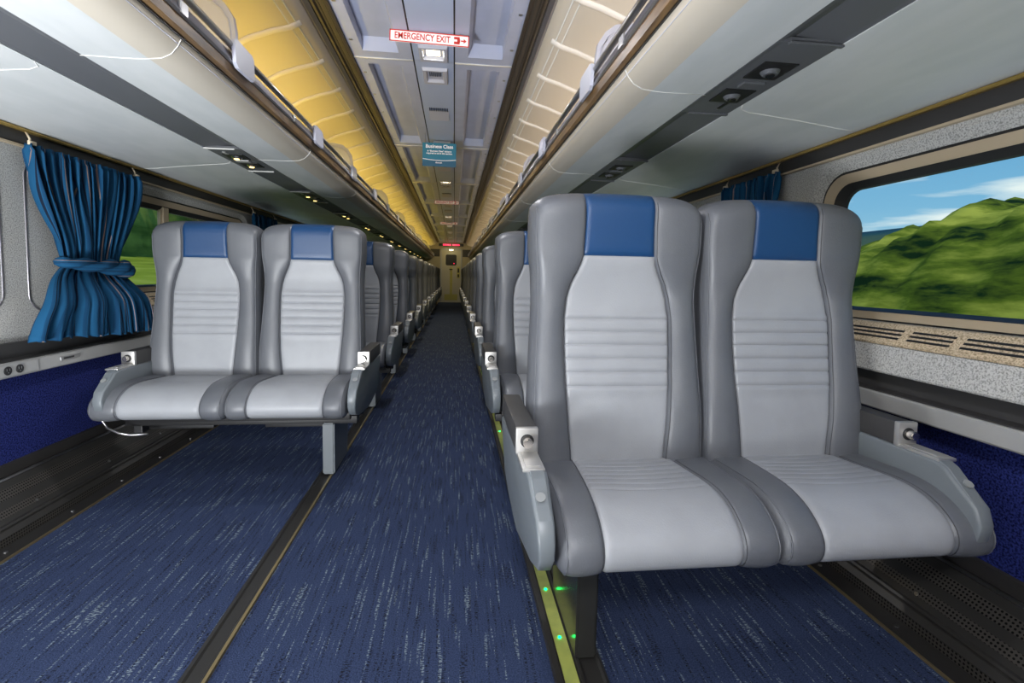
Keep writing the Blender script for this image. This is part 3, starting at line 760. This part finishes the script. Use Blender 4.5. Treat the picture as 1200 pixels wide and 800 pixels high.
ordn = ['near the emergency exit sign at the top', 'behind the teal hanging sign', 'third', 'fourth', 'fifth', 'sixth', 'seventh', 'eighth', 'ninth']
k = 0
for sm_ in seams:
    if sm_ < 2.5 or sm_ > 17: continue
    where = ordn[k] if k < 2 else ordn[k]+' from the top of the photo'; k += 1
    L_ = thing('ceiling_light', 'small square recessed ceiling light with glowing centre, %s' % where, 'ceiling light', group='lit ceiling lights')
    bm = bmesh.new(); bezel(bm, sm_-.21, sm_-.03, .078); obj('bezel', bm, M['white'], L_)
    obj('diffuser', B(-.036, .036, sm_-.165, sm_-.09, CZ-.006, CZ-.003), M['ceilglow'], L_)
    V_ = thing('ceiling_vent', 'small square ceiling vent with black slots, %s' % where, 'air vent', group='slotted ceiling vents')
    bm = bmesh.new(); bezel(bm, sm_+.08, sm_+.30, .074); obj('bezel', bm, M['white'], V_)
    for q in range(7): obj('slot', B(-.034+q*.0105, -.0295+q*.0105, sm_+.12, sm_+.20, CZ-.006, CZ-.0035), M['black'], V_)
    if sm_+1.05 < Y1:
        G_ = thing('ceiling_grille', 'flat toothed ceiling grille, %s' % where, 'grille', group='flat ceiling grilles')
        bm = bmesh.new(); prism_x(bm, [(sm_+.84, CZ-.001), (sm_+1.02, CZ-.022), (sm_+1.02, CZ-.001)], -.072, .072); obj('hood', bm, M['white'], G_)
        for q in range(12): obj('slot', B(-.066+q*.0115, -.0605+q*.0115, sm_+.79, sm_+.86, CZ-.004, CZ-.0012), M['black'], G_)

# ------------------------------------------------------------------ signs
def text(name, body, size, loc, rot, m, parent, align='CENTER', ext=.0008, bold=0):
    cu = bpy.data.curves.new(name, 'FONT'); cu.body = body; cu.size = size; cu.align_x = align; cu.align_y = 'CENTER'; cu.extrude = ext; cu.offset = bold
    cu.materials.append(m); o = bpy.data.objects.new(name, cu); C.objects.link(o); bpy.context.view_layer.update()
    me = bpy.data.meshes.new_from_object(o.evaluated_get(bpy.context.evaluated_depsgraph_get())); bpy.data.objects.remove(o)
    o = bpy.data.objects.new(name, me); C.objects.link(o); o.location = loc; o.rotation_euler = rot; o.parent = parent; return o
def exit_sign(y, label, tilt=0):
    S = thing('exit_sign', label, 'exit sign', (-.008, y, CZ-.03)); S['group'] = 'red and white exit signs'
    S.rotation_euler = (0, tilt, 0)
    obj('board', B(-.195, .195, -.003, .003, -.030, .026, bev=.003), M['signwhite'], S)
    bm = bmesh.new()
    for a in ((-.195, .195, .0215, .026), (-.195, .195, -.030, -.0255), (-.195, -.190, -.030, .026), (.190, .195, -.030, .026)): box(bm, a[0], a[1], -.0045, -.003, a[2], a[3])
    obj('red_border', bm, M['red'], S)
    text('lettering', 'EMERGENCY EXIT', .0415, (-.035, -.004, -.002), (PI/2, 0, 0), M['red'], S, bold=.0005).scale = (.82, 1.05, 1)
    bm = bmesh.new()
    for yy, zz, r in ((.128, .0, .016),): 
        box(bm, .120, .148, -.0045, -.003, .004, .016); box(bm, .120, .148, -.0045, -.003, -.019, -.007); box(bm, .136, .150, -.0045, -.003, -.010, .006); box(bm, .154, .168, -.0045, -.003, -.005, .001)
        bm.faces.new([bm.verts.new(p) for p in ((.168, -.0045, .009), (.168, -.0045, -.013), (.182, -.0045, -.002))])
    obj('arrow', bm, M['red'], S)
    bm = bmesh.new()
    for x in (-.15, .15): box(bm, x-.004, x+.004, -.002, .002, .024, .031)
    obj('mount', bm, M['steel'], S)
exit_sign(2.62, 'red-bordered EMERGENCY EXIT sign nearest the camera under the ceiling', .02)
exit_sign(8.3, 'EMERGENCY EXIT sign hanging next beyond the teal sign')
exit_sign(11.6, 'EMERGENCY EXIT sign farthest down the aisle ceiling')
S = thing('hanging_sign', 'teal hanging sign with white Business Class lettering above the aisle', 'sign', (-.012, 4.42, 2.02))
obj('board', B(-.142, .142, -.004, .004, -.098, .098, bev=.002), M['teal'], S)
obj('lower_band', B(-.141, .141, -.0052, -.004, -.097, -.048), M['teal2'], S)
bm = bmesh.new(); tube(bm, [(-.14+.28*i/16, -.0055, -.036-.012*math.sin(i/16*PI*.9)) for i in range(17)], .0028, 6); obj('white_wave', bm, M['signwhite'], S)
text('lettering', 'Business Class', .040, (0, -.005, .068), (PI/2, 0, 0), M['signwhite'], S, bold=.0007)
text('lettering', 'A “Business Class” ticket is\nrequired to sit in this section.', .0185, (0, -.005, .020), (PI/2, 0, 0), M['signwhite'], S, bold=.0004)
text('lettering', 'Amtrak', .018, (-.005, -.0058, -.066), (PI/2, 0, 0), M['signwhite'], S, bold=.0003)
bm = bmesh.new()
for x in (-.12, .12): tube(bm, [(x, 0, .095), (x, 0, .18)], .002, 6)
obj('hanger', bm, M['steel'], S)

# ------------------------------------------------------------------ far bulkhead
bw = bmesh.new()
for a in ((-1.6, -.37, 0, 2.34), (.37, 1.6, 0, 2.34), (-.37, .37, 1.93, 2.34)): box(bw, a[0], a[1], Y1, Y1+.06, a[2], a[3])
back = struct('wall_back', bw, M['beige'])
bw = bmesh.new(); box(bw, -1.6, -.42, Y1-.01, Y1, 1.68, 1.95); box(bw, .42, 1.6, Y1-.01, Y1, 1.68, 1.95); obj('dark_panel', bw, M['trimdark'], back)
d = thing('door_1', None, None); d['kind'] = 'structure'
bw = bmesh.new(); box(bw, -.35, .35, Y1+.02, Y1+.05, 0, 1.92); obj('leaf', bw, M['doorsteel'], d)
bw = bmesh.new(); box(bw, -.40, -.35, Y1-.03, Y1+.05, 0, 1.97); box(bw, .35, .40, Y1-.03, Y1+.05, 0, 1.97); box(bw, -.40, .40, Y1-.03, Y1+.05, 1.92, 1.97); obj('frame', bw, M['alu'], d)
bm = bmesh.new(); p = rrect(-.20, .20, 1.36, 1.76, .06); bm.faces.new([bm.verts.new((x, Y1+.018, z)) for x, z in p]); obj('pane', bm, M['black'], d)
obj('lamp', B(.09, .12, Y1+.012, Y1+.017, 1.42, 1.45), M['redled'], d)
obj('pull_bar', B(-.04, .05, Y1, Y1+.02, .28, 1.30, bev=.01), M['yellowlabel'], d)
obj('kick_plate', B(-.24, .24, Y1+.01, Y1+.02, .08, .30), M['yellowlabel'], d)
obj('handle', B(-.06, .06, Y1-.03, Y1, 1.20, 1.24, bev=.01), M['black'], d)
obj('control_box', B(.21, .33, Y1, Y1+.02, .90, 1.32, bev=.004), M['yellowlabel'], d)
bm = B(.24, .30, Y1-.006, Y1, 1.10, 1.26); box(bm, .24, .30, Y1-.006, Y1, .93, 1.04); obj('control_screen', bm, M['black'], d)
S = thing('message_display', 'wide display with glowing red characters over the end door', 'display', (0, Y1-.08, 2.11))
obj('housing', B(-.45, .45, 0, .08, -.045, .045, bev=.004), M['black'], S)
bm = bmesh.new()
for i in range(14): 
    if i != 7: box(bm, -.30+i*.043, -.265+i*.043, -.004, .0, -.028, .028)
obj('glowing_characters', bm, M['redled'], S)
L_ = thing('door_lamp', 'small glowing lamp directly over the end door', 'lamp', (0, Y1-.06, 1.90)); obj('housing', B(-.09, .09, .0, .055, .0, .05, bev=.01), M['white'], L_); obj('diffuser', B(-.07, .07, -.004, .0, .005, .045), M['ceilglow'], L_)
struct('wall_front', B(-1.6, 1.6, Y0-.06, Y0, 0, 2.34), M['beige'])

# ------------------------------------------------------------------ countryside
def terrain(name, m, x0, x1, y0, y1, nx, ny, hf, label):
    bm = bmesh.new(); grid(bm, lambda i, j: Vector((x0+(x1-x0)*i/(nx-1), y0+(y1-y0)*j/(ny-1), hf(x0+(x1-x0)*i/(nx-1), y0+(y1-y0)*j/(ny-1)))), nx, ny)
    o = obj(name, bm, m, None, True); tag(o, label, kind='structure'); return o
from mathutils import noise as mn
def nz(x, y, z=0): return mn.noise(Vector((x, y, z)))
terrain('ground', M['grass'], -140, -3, -60, 260, 60, 60, lambda x, y: -1.3+.13*(min(-x, 34)-3)+.2*nz(x*.05, y*.03), None)
terrain('ground_right', M['grass'], 3, 60, -60, 260, 40, 60, lambda x, y: -1.3+.02*(x-3)+.3*nz(x*.05, y*.03), None)
def belt(name, m, s, xf, depth, y0, y1, hf, label, seed, ny=700, nx=80, nzs=.06):
    bm = bmesh.new()
    def P(i, j):
        u = i/(nx-1); y = y0+(y1-y0)*j/(ny-1); h = hf(y)
        a = PI*u; r = depth*(1+.10*nz(y*.25, u*3, seed)+.06*nz(y*1.1, u*9, seed+2))
        x = xf+depth-r*math.cos(a); z = -1.4+h*math.sin(a)**(1.0 if s > 0 else .6)*(1+nzs*nz(y*.35, u*4, seed+5)+.08*nz(y*1.1, u*13, seed+9)+.05*nz(y*2.6, u*25, seed+3))
        return Vector((s*x, y, z))
    grid(bm, P, nx, ny); o = obj(name, bm, m, None, True); tag(o, label, 'trees', kind='stuff'); return o
belt('tree_belt', M['trees'], 1, 9, 5, -25, 160, lambda y: interp([(5, 4.75), (11, 4.55), (12, 4.05), (13, 3.7), (14, 3.5), (16.5, 3.0), (30, 2.6)], y)+.25*nz(y*.9, 8), 'bright green tree belt outside the right-hand window', 1)
belt('tree_belt', M['darktrees'], -1, 30, 7, -10, 220, lambda y: 15+3*nz(y*.06, 1), 'dark green tree belt beyond the meadow outside the left windows', 2)
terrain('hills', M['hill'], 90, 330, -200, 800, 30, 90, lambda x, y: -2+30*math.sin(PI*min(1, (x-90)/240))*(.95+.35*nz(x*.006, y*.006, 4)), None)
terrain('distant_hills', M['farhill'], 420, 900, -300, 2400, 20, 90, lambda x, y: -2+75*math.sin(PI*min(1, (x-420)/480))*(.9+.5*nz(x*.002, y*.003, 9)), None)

# ------------------------------------------------------------------ world, lights, camera
W = bpy.data.worlds.new('sky'); bpy.context.scene.world = W; W.use_nodes = True
nt = W.node_tree; bg = nt.nodes['Background']; N = nt.nodes.new; Lk = nt.links.new
tc = N('ShaderNodeTexCoord'); sp = N('ShaderNodeSeparateXYZ'); Lk(tc.outputs['Generated'], sp.inputs[0])
r = N('ShaderNodeValToRGB'); e = r.color_ramp.elements; e[0].position = 0; e[0].color = (.42, .68, .78, 1); e[1].position = .55; e[1].color = (.05, .24, .58, 1)
k_ = e.new(.12); k_.color = (.21, .49, .72, 1); k_ = e.new(.28); k_.color = (.09, .34, .64, 1); Lk(sp.outputs[2], r.inputs[0])
mp = N('ShaderNodeMapping'); mp.inputs['Scale'].default_value = (1.6, 1.6, 11); Lk(tc.outputs['Generated'], mp.inputs[0])
n = N('ShaderNodeTexNoise'); n.inputs['Scale'].default_value = 2.6; n.inputs['Detail'].default_value = 5; n.inputs['Roughness'].default_value = .5; Lk(mp.outputs[0], n.inputs['Vector'])
cr = N('ShaderNodeValToRGB'); cr.color_ramp.elements[0].position = .47; cr.color_ramp.elements[1].position = .62; Lk(n.outputs['Fac'], cr.inputs[0])
lo = N('ShaderNodeValToRGB'); lo.color_ramp.elements[0].position = .15; lo.color_ramp.elements[0].color = (1, 1, 1, 1); lo.color_ramp.elements[1].position = .32; lo.color_ramp.elements[1].color = (0, 0, 0, 1); Lk(sp.outputs[2], lo.inputs[0])
mm = N('ShaderNodeMath'); mm.operation = 'MULTIPLY'; Lk(cr.outputs[0], mm.inputs[0]); Lk(lo.outputs[0], mm.inputs[1])
mx = N('ShaderNodeMix'); mx.data_type = 'RGBA'; Lk(mm.outputs[0], mx.inputs[0]); Lk(r.outputs[0], mx.inputs[6]); mx.inputs[7].default_value = (.85, .95, .93, 1)
Lk(mx.outputs[2], bg.inputs[0]); bg.inputs[1].default_value = 1.0
def light(name, kind, loc, rot, energy, col, size=None, size_y=None, **k):
    d = bpy.data.lights.new(name, kind); d.energy = energy; d.color = col
    if kind == 'AREA':
        d.shape = 'RECTANGLE'; d.size = size; d.size_y = size_y or size
    for a, v in k.items(): setattr(d, a, v)
    o = bpy.data.objects.new(name, d); C.objects.link(o); o.location = loc; o.rotation_euler = rot; return o
light('sun', 'SUN', (0, 0, 30), (math.radians(40), math.radians(-8), 0), 2.2, (1, .95, .85), angle=math.radians(1))
R9 = math.radians
for s in (-1, 1):       # tube lamps lying in the racks behind the front rail, washing the coves
    light('cove_lamp', 'AREA', (s*.80, 8.3, 1.72), (PI, R9(-8)*s, 0), 42 if s < 0 else 21, (1, .68, .10) if s < 0 else (1, .74, .42), .06, 20)
for k in range(8):      # ceiling lamps
    y = -.96+1.9*k
    light('ceiling_lamp', 'AREA', (0, y, 2.188 if y > 0 else 2.10), (0, 0, 0) if y > 0 else (R9(25), 0, 0), 42 if y < 0 else 6 if y < 2 else 9 if y < 3 else 8 if y < 5 else 10, (.97, .97, 1) if y < 5 else (1, .84, .52), .07 if y > 0 else .35, .07 if y > 0 else .35, spread=R9(170))
# added fill light behind the camera, with no lamp on the end wall
light('rear_fill_light', 'AREA', (-.1, -2.3, 1.75), (R9(84), 0, 0), 20, (1, .99, .98), 1.4, .6)
light('bulkhead_fill_light', 'AREA', (0, 17.6, 2.18), (R9(20), 0, 0), 7, (1, .86, .5), .2, .2)  # added light to brighten the end bulkhead; no fixture belongs to it
light('rack_fill_light', 'AREA', (-1.0, -.35, .25), (R9(146), R9(-22), 0), 145, (.95, .98, 1), .5, .5)  # added fill for the left rack underside; no lamp stands on the floor

cam = bpy.data.cameras.new('camera'); co = bpy.data.objects.new('camera', cam); C.objects.link(co)
cam.sensor_width = 36; cam.lens = 590/1200*36; cam.shift_y = -34/1200; cam.clip_start = .02; cam.clip_end = 5000
yaw, pitch, roll = .1149, .0714, .0194
Fv = Vector((math.sin(yaw)*math.cos(pitch), math.cos(yaw)*math.cos(pitch), -math.sin(pitch)))
R0 = Vector((math.cos(yaw), -math.sin(yaw), 0)); U0 = R0.cross(Fv)
Rv = R0*math.cos(roll)+U0*math.sin(roll); Uv = U0*math.cos(roll)-R0*math.sin(roll)
from mathutils import Matrix
co.matrix_world = Matrix(((Rv.x, Uv.x, -Fv.x, .127), (Rv.y, Uv.y, -Fv.y, 0), (Rv.z, Uv.z, -Fv.z, 1.0), (0, 0, 0, 1)))
sc = bpy.context.scene; sc.camera = co
sc.view_settings.view_transform = 'Standard'; sc.view_settings.look = 'None'; sc.view_settings.gamma = 1; sc.view_settings.use_curve_mapping = False
sc.view_settings.exposure = 0
sc.cycles.max_bounces = 8; sc.cycles.diffuse_bounces = 5; sc.cycles.sample_clamp_indirect = 4; sc.cycles.use_denoising = True
